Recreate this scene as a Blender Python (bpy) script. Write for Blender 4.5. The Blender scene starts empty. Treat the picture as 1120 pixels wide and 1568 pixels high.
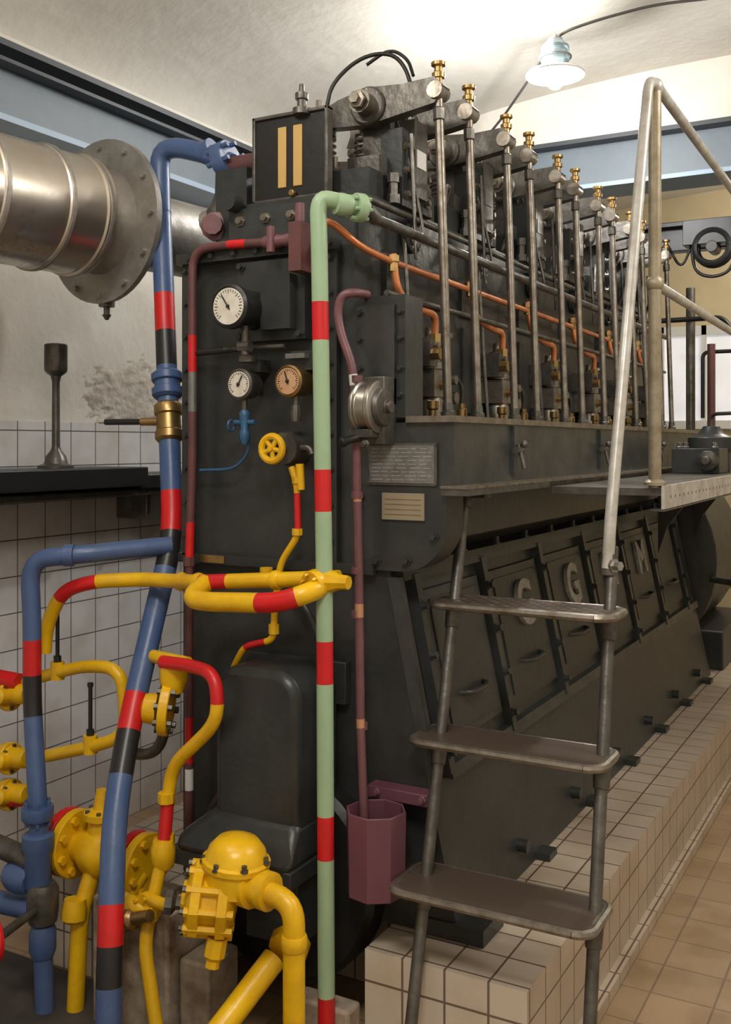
import bpy, math, random
from mathutils import Vector, Matrix
PI=math.pi
# ------------------------------------------------------------------ materials
MATS={}
def mat(name,col,rough=.5,metal=0.0,noise=0.0,nscale=8.0,col2=None,bump=0.0,bscale=30.0,coat=0.0):
    m=bpy.data.materials.new(name); m.use_nodes=True
    nt=m.node_tree; b=nt.nodes['Principled BSDF']
    b.inputs['Roughness'].default_value=rough; b.inputs['Metallic'].default_value=metal
    b.inputs['Coat Weight'].default_value=coat
    tc=nt.nodes.new('ShaderNodeTexCoord')
    if noise>0 or col2:
        n=nt.nodes.new('ShaderNodeTexNoise'); n.inputs['Scale'].default_value=nscale; n.inputs['Detail'].default_value=8
        n.inputs['Roughness'].default_value=.65
        nt.links.new(tc.outputs['Object'],n.inputs['Vector'])
        r=nt.nodes.new('ShaderNodeValToRGB')
        r.color_ramp.elements[0].position=.35; r.color_ramp.elements[1].position=.68
        c2=col2 or tuple(x*(1-noise) for x in col)
        r.color_ramp.elements[0].color=(*col,1); r.color_ramp.elements[1].color=(*c2,1)
        nt.links.new(n.outputs['Fac'],r.inputs['Fac']); nt.links.new(r.outputs['Color'],b.inputs['Base Color'])
        mr=nt.nodes.new('ShaderNodeMapRange'); mr.inputs['To Min'].default_value=max(.05,rough-.1); mr.inputs['To Max'].default_value=min(1,rough+.15)
        nt.links.new(n.outputs['Fac'],mr.inputs['Value']); nt.links.new(mr.outputs['Result'],b.inputs['Roughness'])
    else:
        b.inputs['Base Color'].default_value=(*col,1)
    if bump>0:
        n2=nt.nodes.new('ShaderNodeTexNoise'); n2.inputs['Scale'].default_value=bscale; n2.inputs['Detail'].default_value=6
        nt.links.new(tc.outputs['Object'],n2.inputs['Vector'])
        bp=nt.nodes.new('ShaderNodeBump'); bp.inputs['Strength'].default_value=bump; bp.inputs['Distance'].default_value=.01
        nt.links.new(n2.outputs['Fac'],bp.inputs['Height']); nt.links.new(bp.outputs['Normal'],b.inputs['Normal'])
    MATS[name]=m; return m
def tilemat(name,axes,w,h,c1,c2,mortar,msize=.004,rough=.3,offset=0.0,dirt=None):
    m=bpy.data.materials.new(name); m.use_nodes=True; nt=m.node_tree; b=nt.nodes['Principled BSDF']
    tc=nt.nodes.new('ShaderNodeTexCoord'); sp=nt.nodes.new('ShaderNodeSeparateXYZ'); cb=nt.nodes.new('ShaderNodeCombineXYZ')
    nt.links.new(tc.outputs['Object'],sp.inputs[0])
    nt.links.new(sp.outputs[axes[0]],cb.inputs['X']); nt.links.new(sp.outputs[axes[1]],cb.inputs['Y'])
    br=nt.nodes.new('ShaderNodeTexBrick'); br.offset=offset; br.squash=1.0
    br.inputs['Scale'].default_value=1.0; br.inputs['Brick Width'].default_value=w; br.inputs['Row Height'].default_value=h
    br.inputs['Mortar Size'].default_value=msize; br.inputs['Mortar Smooth'].default_value=.1; br.inputs['Bias'].default_value=0
    br.inputs['Color1'].default_value=(*c1,1); br.inputs['Color2'].default_value=(*c2,1); br.inputs['Mortar'].default_value=(*mortar,1)
    nt.links.new(cb.outputs[0],br.inputs['Vector'])
    n=nt.nodes.new('ShaderNodeTexNoise'); n.inputs['Scale'].default_value=5; n.inputs['Detail'].default_value=7
    nt.links.new(tc.outputs['Object'],n.inputs['Vector'])
    mx=nt.nodes.new('ShaderNodeMixRGB'); mx.blend_type='MULTIPLY'
    mr=nt.nodes.new('ShaderNodeMapRange'); mr.inputs['From Min'].default_value=.45; mr.inputs['From Max'].default_value=.75
    nt.links.new(n.outputs['Fac'],mr.inputs['Value']); nt.links.new(mr.outputs['Result'],mx.inputs['Fac'])
    mx.inputs['Color2'].default_value=(*(dirt or (.8,.76,.68)),1)
    nt.links.new(br.outputs['Color'],mx.inputs['Color1']); nt.links.new(mx.outputs[0],b.inputs['Base Color'])
    b.inputs['Roughness'].default_value=rough
    bp=nt.nodes.new('ShaderNodeBump'); bp.inputs['Strength'].default_value=.5; bp.inputs['Distance'].default_value=.004; bp.invert=True
    nt.links.new(br.outputs['Fac'],bp.inputs['Height']); nt.links.new(bp.outputs['Normal'],b.inputs['Normal'])
    MATS[name]=m
mat('engine',(.027,.030,.031),.34,.1,col2=(.046,.048,.046),nscale=5,bump=.18,bscale=25)
mat('enginelight',(.070,.074,.073),.32,.3,col2=(.040,.042,.041),nscale=9,bump=.12)
mat('black',(.012,.012,.012),.4,0,bump=.1)
mat('steel',(.50,.48,.45),.30,.9,col2=(.30,.27,.23),nscale=14,bump=.1)
mat('rodsteel',(.34,.31,.27),.36,.8,col2=(.17,.14,.105),nscale=20,bump=.15)
mat('dirtysteel',(.17,.16,.145),.38,.65,col2=(.075,.068,.058),nscale=12,bump=.3)
mat('railpaint',(.62,.61,.58),.36,.3,col2=(.36,.33,.28),nscale=12)
mat('railbrown',(.40,.35,.25),.45,.4,col2=(.23,.185,.12),nscale=12)
mat('blue',(.052,.10,.235),.36,0,col2=(.08,.125,.26),nscale=7,bump=.15)
mat('paleblue',(.03,.10,.21),.4)
mat('red',(.66,.012,.014),.35,0,col2=(.50,.014,.016),nscale=10)
mat('pipeblack',(.02,.02,.022),.35)
mat('green',(.34,.48,.30),.38,0,col2=(.30,.43,.27),nscale=6,bump=.1)
mat('yellow',(.84,.50,.006),.32,0,col2=(.64,.35,.008),nscale=9,bump=.15)
mat('brass',(.45,.30,.12),.35,.9,col2=(.28,.18,.08),nscale=15)
mat('copper',(.80,.30,.12),.32,.6,col2=(.55,.19,.08),nscale=10)
mat('copperpaint',(.60,.30,.18),.45,.3)
mat('maroon',(.14,.048,.050),.45,0,col2=(.09,.038,.038),nscale=12)
mat('purple',(.19,.078,.090),.42,0,col2=(.13,.058,.065),nscale=12,bump=.2)
mat('bucket',(.16,.058,.085),.4,0,col2=(.125,.048,.068),nscale=5)
mat('white',(.72,.71,.69),.5)
mat('dial',(.74,.71,.64),.4,0,col2=(.58,.53,.43),nscale=25)
mat('dial2',(.60,.35,.19),.4,0,col2=(.44,.25,.14),nscale=25)
mat('plate',(.25,.25,.24),.38,.5,col2=(.16,.16,.155),nscale=30)
mat('plateb',(.38,.33,.24),.4,.5)
mat('ochre',(.58,.37,.12),.5)
mat('letterpaint',(.42,.41,.38),.45,.2,col2=(.25,.24,.22),nscale=25)
mat('stainless',(.70,.66,.60),.28,.94,col2=(.60,.53,.44),nscale=3,bump=.05)
mat('galv',(.40,.38,.35),.42,.6,col2=(.26,.24,.215),nscale=9,bump=.2)
mat('beam',(.125,.155,.185),.5,0,col2=(.165,.195,.22),nscale=4)
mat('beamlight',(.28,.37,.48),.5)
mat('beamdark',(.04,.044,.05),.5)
mat('plaster',(.68,.645,.58),.9,0,col2=(.59,.55,.48),nscale=1.6,bump=.7,bscale=12)
mat('plasterrough',(.62,.58,.51),.95,0,col2=(.42,.36,.29),nscale=10,bump=1.0,bscale=30)
mat('wallcream',(.62,.52,.34),.85,0,col2=(.52,.43,.27),nscale=2,bump=.3,bscale=10)
mat('block',(.48,.40,.31),.8,0,col2=(.14,.095,.065),nscale=7,bump=.8,bscale=9)
mat('darkfloor',(.03,.026,.024),.7,0,col2=(.07,.055,.045),nscale=5)
mat('cable',(.06,.055,.05),.6)
tilemat('tilewall','YZ',.155,.155,(.70,.68,.68),(.66,.64,.63),(.13,.12,.12),.0026,.22)
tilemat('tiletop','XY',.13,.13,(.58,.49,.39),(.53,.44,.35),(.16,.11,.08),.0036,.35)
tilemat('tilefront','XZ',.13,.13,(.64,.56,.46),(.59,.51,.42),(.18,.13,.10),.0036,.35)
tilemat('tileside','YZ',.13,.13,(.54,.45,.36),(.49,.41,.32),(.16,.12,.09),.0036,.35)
tilemat('floortile','XY',.2,.2,(.42,.295,.18),(.37,.26,.155),(.24,.165,.105),.0035,.4,dirt=(.72,.66,.58))
# chequer tread
m=bpy.data.materials.new('tread'); m.use_nodes=True; nt=m.node_tree; b=nt.nodes['Principled BSDF']
tc=nt.nodes.new('ShaderNodeTexCoord'); mp=nt.nodes.new('ShaderNodeMapping'); mp.inputs['Rotation'].default_value=(0,0,PI/4)
ck=nt.nodes.new('ShaderNodeTexVoronoi'); ck.inputs['Scale'].default_value=30; ck.inputs['Randomness'].default_value=.1
nt.links.new(tc.outputs['Object'],mp.inputs[0]); nt.links.new(mp.outputs[0],ck.inputs['Vector'])
rp=nt.nodes.new('ShaderNodeValToRGB'); rp.color_ramp.elements[0].position=.22; rp.color_ramp.elements[1].position=.42
rp.color_ramp.elements[0].color=(.34,.30,.26,1); rp.color_ramp.elements[1].color=(.12,.088,.068,1)
nt.links.new(ck.outputs['Distance'],rp.inputs[0]); nt.links.new(rp.outputs[0],b.inputs['Base Color'])
b.inputs['Metallic'].default_value=.4; b.inputs['Roughness'].default_value=.42; MATS['tread']=m
# emissive bulb
m=bpy.data.materials.new('bulb'); m.use_nodes=True; b=m.node_tree.nodes['Principled BSDF']
b.inputs['Emission Color'].default_value=(.97,.98,1,1); b.inputs['Emission Strength'].default_value=40; MATS['bulb']=m
m=bpy.data.materials.new('glassjar'); m.use_nodes=True; b=m.node_tree.nodes['Principled BSDF']
b.inputs['Base Color'].default_value=(.50,.64,.70,1); b.inputs['Roughness'].default_value=.1; b.inputs['Transmission Weight'].default_value=.7; MATS['glassjar']=m
m=bpy.data.materials.new('windowlight'); m.use_nodes=True; b=m.node_tree.nodes['Principled BSDF']
b.inputs['Base Color'].default_value=(.8,.8,.8,1); b.inputs['Emission Color'].default_value=(.95,.95,1,1); b.inputs['Emission Strength'].default_value=.35; MATS['windowlight']=m

# ------------------------------------------------------------------ builder
V=Vector
def frame(ax):
    ax=V(ax).normalized(); u=ax.cross(V((0,0,1)))
    if u.length<1e-3: u=V((1,0,0))
    u.normalize(); return ax,u,ax.cross(u).normalized()
class B:
    def __init__(s,name,bevel=0): s.n=name; s.v=[]; s.f=[]; s.m=[]; s.ms=[]; s.bev=bevel
    def mi(s,m):
        if m not in s.ms: s.ms.append(m)
        return s.ms.index(m)
    def add(s,vs,fs,m):
        o=len(s.v); s.v+= [tuple(x) for x in vs]; i=s.mi(m)
        for f in fs: s.f.append([a+o for a in f]); s.m.append(i)
    def box(s,x0,x1,y0,y1,z0,z1,m):
        s.add([(x0,y0,z0),(x1,y0,z0),(x1,y1,z0),(x0,y1,z0),(x0,y0,z1),(x1,y0,z1),(x1,y1,z1),(x0,y1,z1)],
              [(0,3,2,1),(4,5,6,7),(0,1,5,4),(1,2,6,5),(2,3,7,6),(3,0,4,7)],m)
    def prism(s,poly,vec,m):
        n=len(poly); vec=V(vec); a=[V(p) for p in poly]; b=[p+vec for p in a]
        s.add(a+b,[tuple(range(n)),tuple(range(2*n-1,n-1,-1))]+[(i+n,(i+1)%n+n,(i+1)%n,i) for i in range(n)],m)
    def lathe(s,c,ax,prof,m,n=20):
        ax,u,w=frame(ax); c=V(c); vs=[];fs=[]
        for d,r in prof:
            for k in range(n):
                a=2*PI*k/n; vs.append(c+ax*d+(u*math.cos(a)+w*math.sin(a))*r)
        for i in range(len(prof)-1):
            for k in range(n):
                fs.append((i*n+k,i*n+(k+1)%n,(i+1)*n+(k+1)%n,(i+1)*n+k))
        fs.append(tuple(range(n-1,-1,-1))); L=(len(prof)-1)*n; fs.append(tuple(range(L,L+n)))
        s.add(vs,fs,m)
    def cyl(s,p0,p1,r,m,n=16,r1=None):
        p0=V(p0);p1=V(p1); L=(p1-p0).length
        s.lathe(p0,p1-p0,[(0,r),(L,r if r1 is None else r1)],m,n)
    def sph(s,c,r,m,n=14,sz=1.0):
        s.lathe(c,(0,0,1),[(-r*sz*math.cos(PI*i/10),max(1e-4,r*math.sin(PI*i/10))) for i in range(11)],m,n)
    def tube(s,pts,r,m,bands=None,n=12,fil=.05,step=.02,closed=False):
        P=[V(p) for p in pts]
        if not closed:
            Q=[P[0]]
            for i in range(1,len(P)-1):
                a=P[i-1]-P[i]; b=P[i+1]-P[i]; fa=min(fil,a.length*.49); fb=min(fil,b.length*.49)
                if fa<1e-4 or fb<1e-4: continue
                A=P[i]+a.normalized()*fa; C=P[i]+b.normalized()*fb
                for k in range(7):
                    t=k/6; Q.append(A*(1-t)**2+P[i]*2*t*(1-t)+C*t*t)
            Q.append(P[-1])
        else: Q=P+[P[0]]
        R=[Q[0]]
        for q in Q[1:]:
            L=(q-R[-1]).length
            if L<1e-5: continue
            k=max(1,int(L/step)) if bands else 1
            st=R[-1]
            for j in range(1,k+1): R.append(st+(q-st)*j/k)
        N=len(R); T=[]
        for i in range(N):
            t=(R[min(i+1,N-1)]-R[max(i-1,0)]); T.append(t.normalized() if t.length>0 else V((0,0,1)))
        _,u,_=frame(T[0]); vs=[];fs=[];ms=[]
        for i in range(N):
            u=(u-T[i]*u.dot(T[i])).normalized(); w=T[i].cross(u)
            for k in range(n):
                a=2*PI*k/n; vs.append(R[i]+(u*math.cos(a)+w*math.sin(a))*r)
        o=len(s.v); s.v+=[tuple(x) for x in vs]
        for i in range(N-1):
            c=(R[i]+R[i+1])/2; mm=m
            for bd in (bands or []):
                if bd[1]<=c['xyz'.index(bd[0])]<=bd[2]: mm=bd[3]
            idx=s.mi(mm)
            for k in range(n):
                s.f.append([o+i*n+k,o+i*n+(k+1)%n,o+(i+1)*n+(k+1)%n,o+(i+1)*n+k]); s.m.append(idx)
        idx=s.mi(m)
        if not closed:
            s.f.append([o+k for k in range(n-1,-1,-1)]); s.m.append(idx)
            s.f.append([o+(N-1)*n+k for k in range(n)]); s.m.append(idx)
    def ring(s,c,ax,R,r,m,n=24,k=8):
        ax,u,w=frame(ax); c=V(c)
        s.tube([c+(u*math.cos(2*PI*i/n)+w*math.sin(2*PI*i/n))*R for i in range(n)],r,m,n=k,closed=True)
    def wheel(s,c,ax,R,r,m,sp=4):
        s.ring(c,ax,R,r,m); A,u,w=frame(ax); c=V(c)
        for i in range(sp):
            a=2*PI*i/sp+.4; s.cyl(c,c+(u*math.cos(a)+w*math.sin(a))*R,r*.7,m,8)
        s.lathe(c-A*r*1.2,A,[(0,R*.22),(r*2.6,R*.22)],m,12)
    def flange(s,c,ax,R,t,m,bolts=6,bm='dirtysteel',br=None):
        A,u,w=frame(ax); c=V(c)
        s.lathe(c-A*t/2,A,[(0,R*.97),(t*.1,R),(t*.9,R),(t,R*.97)],m,24)
        br=br or R*.13
        for i in range(bolts):
            a=2*PI*i/bolts+.3; p=c+(u*math.cos(a)+w*math.sin(a))*R*.78
            s.lathe(p-A*t*.95,A,[(0,br),(t*1.9,br)],bm,6)
    def bolt(s,c,ax,r,h,m='engine'): s.lathe(c,ax,[(0,r*1.5),(h*.3,r*1.5),(h*.3,r),(h,r)],m,6)
    def helix(s,c,R,r,h,turns,m):
        c=V(c); N=int(turns*12)
        s.tube([c+V((R*math.cos(2*PI*i/12),R*math.sin(2*PI*i/12),h*i/N)) for i in range(N+1)],r,m,n=6,fil=.0005)
    def done(s,parent=None):
        me=bpy.data.meshes.new(s.n); me.from_pydata(s.v,[],s.f)
        for mm in s.ms: me.materials.append(MATS[mm])
        me.polygons.foreach_set('material_index',s.m); me.polygons.foreach_set('use_smooth',[True]*len(s.f))
        me.update(); me.set_sharp_from_angle(angle=math.radians(38))
        o=bpy.data.objects.new(s.n,me); bpy.context.scene.collection.objects.link(o)
        if s.bev:
            md=o.modifiers.new('bevel','BEVEL'); md.width=s.bev; md.segments=2; md.limit_method='ANGLE'; md.angle_limit=math.radians(50)
        if parent: o.parent=parent
        return o

# ------------------------------------------------------------------ room
b=B('floor'); b.box(-3.4,1.6,-1.2,9,-.1,0,'floortile'); b.done()
b=B('dark_floor_sheet'); b.box(-3.38,-1.45,.6,2.56,.001,.012,'darkfloor'); b.done()  # thin dark sheet laid over the left part of the floor
b=B('wall_left'); b.box(-3.5,-3.4,-1.2,9,1.9,3.9,'plaster'); b.box(-3.5,-3.393,-1.2,9,-.1,1.9,'tilewall'); b.done()
b=B('wall_right'); b.box(1.6,1.7,-1.2,9,-.1,3.9,'plaster'); b.done()
b=B('wall_back'); b.box(-3.5,1.7,9,9.1,-.1,4.6,'wallcream'); b.done()
b=B('wall_front'); b.box(-3.5,1.7,-1.3,-1.2,-.1,4.6,'plaster'); b.done()
b=B('ceiling')
vs=[];fs=[];N=36
ys=[-1.2,1,3,5,6.05,7.5,9]
for y in ys:
    for i in range(N+1):
        a=PI*i/N; vs.append((-.9-2.55*math.cos(a),y,3.36+.60*math.sin(a)**.8))
for j in range(len(ys)-1):
    for i in range(N): fs.append((j*(N+1)+i,(j+1)*(N+1)+i,(j+1)*(N+1)+i+1,j*(N+1)+i+1))
b.add(vs,fs,'plaster'); b.done()
# damaged plaster: smooth lumpy relief
from mathutils import noise as mnoise
b=B('plaster_damage_patch')
vs=[];fs=[];n=60
for i in range(n+1):
    for j in range(n+1):
        u=i/n*2-1; w=j/n*2-1; r=math.sqrt(u*u+w*w)
        q=mnoise.noise(V((u*3,w*2,3)))*.5+mnoise.noise(V((u*8,w*5,1)))*.35+mnoise.noise(V((u*18,w*11,7)))*.2
        mask=max(0,min(1,(.8-r+q*.55)*5))
        vs.append((-3.403+mask*(.012+.016*max(-.6,q)),3.82+u*.46,2.06+w*.19+.05*u))
for i in range(n):
    for j in range(n): a=i*(n+1)+j; fs.append((a,a+n+1,a+n+2,a+1))
b.add(vs,fs,'plasterrough'); b.done()
# window in back wall
b=B('window_1'); b.box(-2.0,-1.3,8.93,9,2.0,2.75,'windowlight')
for x in (-2.02,-1.67,-1.32): b.box(x,x+.04,8.9,8.95,1.95,2.8,'white')
b.box(-2.02,-1.28,8.9,8.95,2.72,2.8,'white'); b.box(-2.02,-1.28,8.88,8.95,1.93,2.0,'white'); b.done()
# beams
b=B('steel_beam_side')
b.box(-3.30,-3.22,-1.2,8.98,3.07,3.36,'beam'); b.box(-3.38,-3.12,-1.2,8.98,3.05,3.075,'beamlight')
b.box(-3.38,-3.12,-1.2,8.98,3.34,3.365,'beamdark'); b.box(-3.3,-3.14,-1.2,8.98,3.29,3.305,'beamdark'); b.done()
b=B('steel_beam_cross')
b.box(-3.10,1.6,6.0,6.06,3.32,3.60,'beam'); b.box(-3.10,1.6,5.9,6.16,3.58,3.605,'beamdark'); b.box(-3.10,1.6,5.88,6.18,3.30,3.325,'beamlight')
b.box(-3.38,1.6,5.95,6.1,3.60,3.97,'plaster'); b.done()
b=B('crane_rail',.004)
b.box(-1.6,1.6,6.5,6.6,3.0,3.16,'black'); b.box(-1.6,1.6,6.44,6.66,3.14,3.17,'black'); b.done()
b=B('chain_hoist',.003)
b.ring((-1.13,6.35,2.98),(0,1,0),.10,.02,'black'); b.ring((-1.13,6.42,2.98),(0,1,0),.10,.02,'black'); b.lathe((-1.13,6.33,2.98),(0,1,0),[(0,.035),(.14,.035)],'black',16)
b.box(-1.3,-.96,6.34,6.46,3.0,3.15,'black'); b.tube([(-1.0,6.4,3.0),(-1.02,6.4,2.84),(-1.13,6.4,2.80),(-1.24,6.4,2.84),(-1.26,6.4,3.0)],.010,'black',fil=.08); b.tube([(-1.26,6.4,3.0),(-1.32,6.4,2.86),(-1.40,6.4,3.02)],.008,'black',fil=.08); b.done()
# shelf + tool
b=B('wall_ledge',.006)
b.box(-3.39,-3.06,.5,3.55,1.615,1.70,'black'); b.box(-3.39,-3.10,3.55,4.5,1.60,1.665,'black')
b.box(-3.39,-3.12,.5,4.5,1.57,1.60,'dirtysteel')
for y in (1.5,2.6,3.7,4.4): b.box(-3.39,-3.2,y,y+.03,1.45,1.58,'dirtysteel')
b.done()
b=B('box_spanner')
b.lathe((-3.2,3.13,1.70),(0,0,1),[(0,.075),(.012,.075),(.02,.05),(.05,.042),(.075,.022),(.09,.017),(.36,.016),(.385,.022),(.40,.042),(.41,.048),(.515,.048),(.52,.042)],'dirtysteel',20)
b.done()

# ------------------------------------------------------------------ foundation
b=B('tiled_foundation')
def tbox(b,x0,x1,y0,y1,z0,z1):
    vs=[(x0,y0,z0),(x1,y0,z0),(x1,y1,z0),(x0,y1,z0),(x0,y0,z1),(x1,y0,z1),(x1,y1,z1),(x0,y1,z1)]
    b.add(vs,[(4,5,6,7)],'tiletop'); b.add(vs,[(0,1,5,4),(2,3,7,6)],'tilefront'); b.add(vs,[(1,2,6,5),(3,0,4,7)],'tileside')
tbox(b,-2.65,-2.12,2.58,3.0,0,.35); tbox(b,-1.42,-.93,2.58,3.0,0,.35); tbox(b,-2.65,-.93,3.0,8.9,0,.35)
tbox(b,-.93,-.895,2.58,8.9,0,.045)
b.done()
b=B('masonry_block',.01); b.box(-2.28,-1.98,2.38,2.575,0,.40,'block'); b.box(-1.97,-1.86,2.42,2.575,0,.26,'block'); b.box(-1.62,-1.43,2.5,2.575,0,.2,'block'); b.done()

# ------------------------------------------------------------------ engine
E=B('diesel_engine',.006)
E.box(-2.19,-1.55,2.75,6.7,1.42,2.42,'engine')
E.prism([(-2.22,2.752,1.42),(-2.22,2.752,.352),(-1.2,2.752,.352),(-1.3,2.752,.8),(-1.43,2.752,1.42)],(0,3.95,0),'engine')
# front case trims
E.box(-2.20,-2.165,2.72,2.75,1.43,2.42,'engine'); E.box(-2.21,-1.60,2.70,2.76,2.40,2.435,'engine')
E.box(-1.645,-1.60,2.725,2.75,1.43,2.40,'engine'); E.box(-2.23,-1.47,2.72,2.76,1.405,1.435,'engine')
E.box(-2.12,-2.02,2.712,2.72,1.41,1.435,'brass')
for i in range(9):
    E.bolt((-2.183,2.72,1.5+i*.11),(0,-1,0),.008,.012); E.bolt((-1.622,2.725,1.5+i*.11),(0,-1,0),.008,.012)
for i in range(7): E.bolt((-2.15+i*.09,2.70,2.418),(0,-1,0),.009,.012)
# nameplate bracket with rounded corner
arc=[(-1.38+.15*math.sin(a),2.73,1.57-.15*math.cos(a)) for a in [PI/2*i/8 for i in range(9)]]
E.prism([(-1.55,2.73,1.68),(-1.55,2.73,1.42)]+arc+[(-1.23,2.73,1.68)],(0,.12,0),'engine')
for x,z in ((-1.52,1.64),(-1.46,1.45),(-1.36,1.455),(-1.27,1.53)): E.bolt((x,2.73,z),(0,-1,0),.011,.02)
E.box(-1.55,-1.37,2.74,2.86,1.88,2.25,'engine'); E.box(-1.53,-1.40,2.725,2.74,1.92,2.22,'enginelight')
for z in (1.95,2.03,2.12,2.2): E.bolt((-1.385,2.74,z),(0,-1,0),.008,.015); E.bolt((-1.515,2.725,z),(0,-1,0),.008,.015)
# plates
E.box(-1.49,-1.26,2.724,2.73,1.678,1.804,'dirtysteel'); E.box(-1.483,-1.267,2.7215,2.7245,1.685,1.797,'plate')
random.seed(2)
for i in range(9):
    x=-1.475
    while x<-1.285:
        L=random.uniform(.012,.04); x1=min(x+L,-1.275); E.box(x,x1,2.7205,2.7218,1.694+i*.0115,1.6965+i*.0115,'letterpaint'); x=x1+random.uniform(.005,.012)
for x,z in ((-1.485,1.683),(-1.265,1.683),(-1.485,1.80),(-1.265,1.80)): E.bolt((x,2.724,z),(0,-1,0),.004,.006,'dirtysteel')
E.box(-1.44,-1.30,2.722,2.73,1.575,1.655,'plateb')
for i in range(4): E.box(-1.43,-1.31,2.7208,2.7225,1.59+i*.015,1.592+i*.015,'brass')
# lifting strap on the front face
E.tube([(-1.80,2.74,1.33),(-1.74,2.71,1.33),(-1.67,2.70,1.26),(-1.645,2.71,1.16),(-1.645,2.74,1.10)],.010,'enginelight',fil=.07)
# camshaft box & lid
E.box(-1.56,-1.21,2.735,6.65,1.68,1.865,'enginelight'); E.box(-1.36,-1.20,2.72,6.66,1.865,1.884,'rodsteel'); E.box(-1.56,-1.36,2.9,6.66,1.865,1.880,'dirtysteel')
E.box(-1.235,-1.15,2.70,3.42,1.652,1.678,'dirtysteel'); E.box(-1.235,-1.17,3.42,6.7,1.652,1.678,'dirtysteel'); E.box(-1.235,-1.148,2.695,6.7,1.672,1.680,'rodsteel')
E.box(-1.5,-1.33,2.86,6.6,1.50,1.68,'engine')
for k in range(7):
    y=3.22+k*1.02
    if y>6.5: break
    E.box(-1.21,-1.198,y-.02,y+.02,1.70,1.86,'enginelight'); E.cyl((-1.19,y-.03,1.78),(-1.19,y+.03,1.78),.012,'dirtysteel',10)
    E.cyl((-1.19,y,1.80),(-1.17,y,1.72),.007,'dirtysteel',8); E.sph((-1.17,y,1.80),.013,'dirtysteel',8)
# crankcase doors and ribs on sloping side
def sx(z): return -1.43+(1.42-z)/.62*.13
ribs=[2.86,3.40,4.0,4.6,5.2,5.8,6.4]
def sl(y0,y1,z0,z1,t,m):
    E.prism([(sx(z1),y0,z1),(sx(z0),y0,z0),(sx(z0)+t,y0,z0),(sx(z1)+t,y0,z1)],(0,y1-y0,0),m)
for y in ribs:
    sl(y-.018,y+.018,.80,1.40,.035,'enginelight')
    for z in (.86,1.0,1.15,1.3): E.bolt((sx(z)+.034,y,z),(1,0,.2),.012,.02,'enginelight')
sl(2.78,6.65,1.385,1.43,.03,'engine'); sl(2.86,6.65,.78,.82,.03,'enginelight')
for i in range(6):
    sl(ribs[i]+.05,ribs[i+1]-.05,.87,1.34,.018,'engine'); sl(ribs[i]+.08,ribs[i+1]-.08,.90,1.31,.023,'engine')
    y=(ribs[i]+ribs[i+1])/2
    E.tube([(sx(1.02)+.02,y-.1,1.0),(sx(1.02)+.06,y-.07,1.0),(sx(1.02)+.06,y+.07,1.0),(sx(1.02)+.02,y+.1,1.0)],.009,'enginelight')
for i in range(12):
    E.bolt((sx(1.41)+.02,2.95+i*.31,1.43),(0,0,1),.012,.03)
# front ribs on the crank case corner
E.prism([(-1.43,2.735,1.40),(-1.33,2.735,.92),(-1.29,2.735,.92),(-1.39,2.735,1.40)],(0,.03,0),'enginelight')
# base lugs
for k in range(6):
    y=3.3+k*.6; E.cyl((-1.25,y,.44),(-1.185,y,.44),.022,'engine',12); E.box(-1.25,-1.15,y+.12,y+.2,.352,.375,'engine')
E.box(-1.3,-1.12,2.74,2.9,.352,.40,'engine')
E.lathe((-1.77,2.66,.46),(0,1,0),[(0,.31),(.02,.33),(.10,.33)],'black',36)
# upper head gallery
E.box(-2.02,-1.56,2.80,6.68,2.42,2.60,'engine'); E.box(-2.05,-1.57,2.78,2.84,2.42,2.58,'enginelight')
for x in (-2.0,-1.9,-1.8,-1.7,-1.62): E.bolt((x,2.78,2.54),(0,-1,0),.012,.02,'rodsteel')
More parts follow.
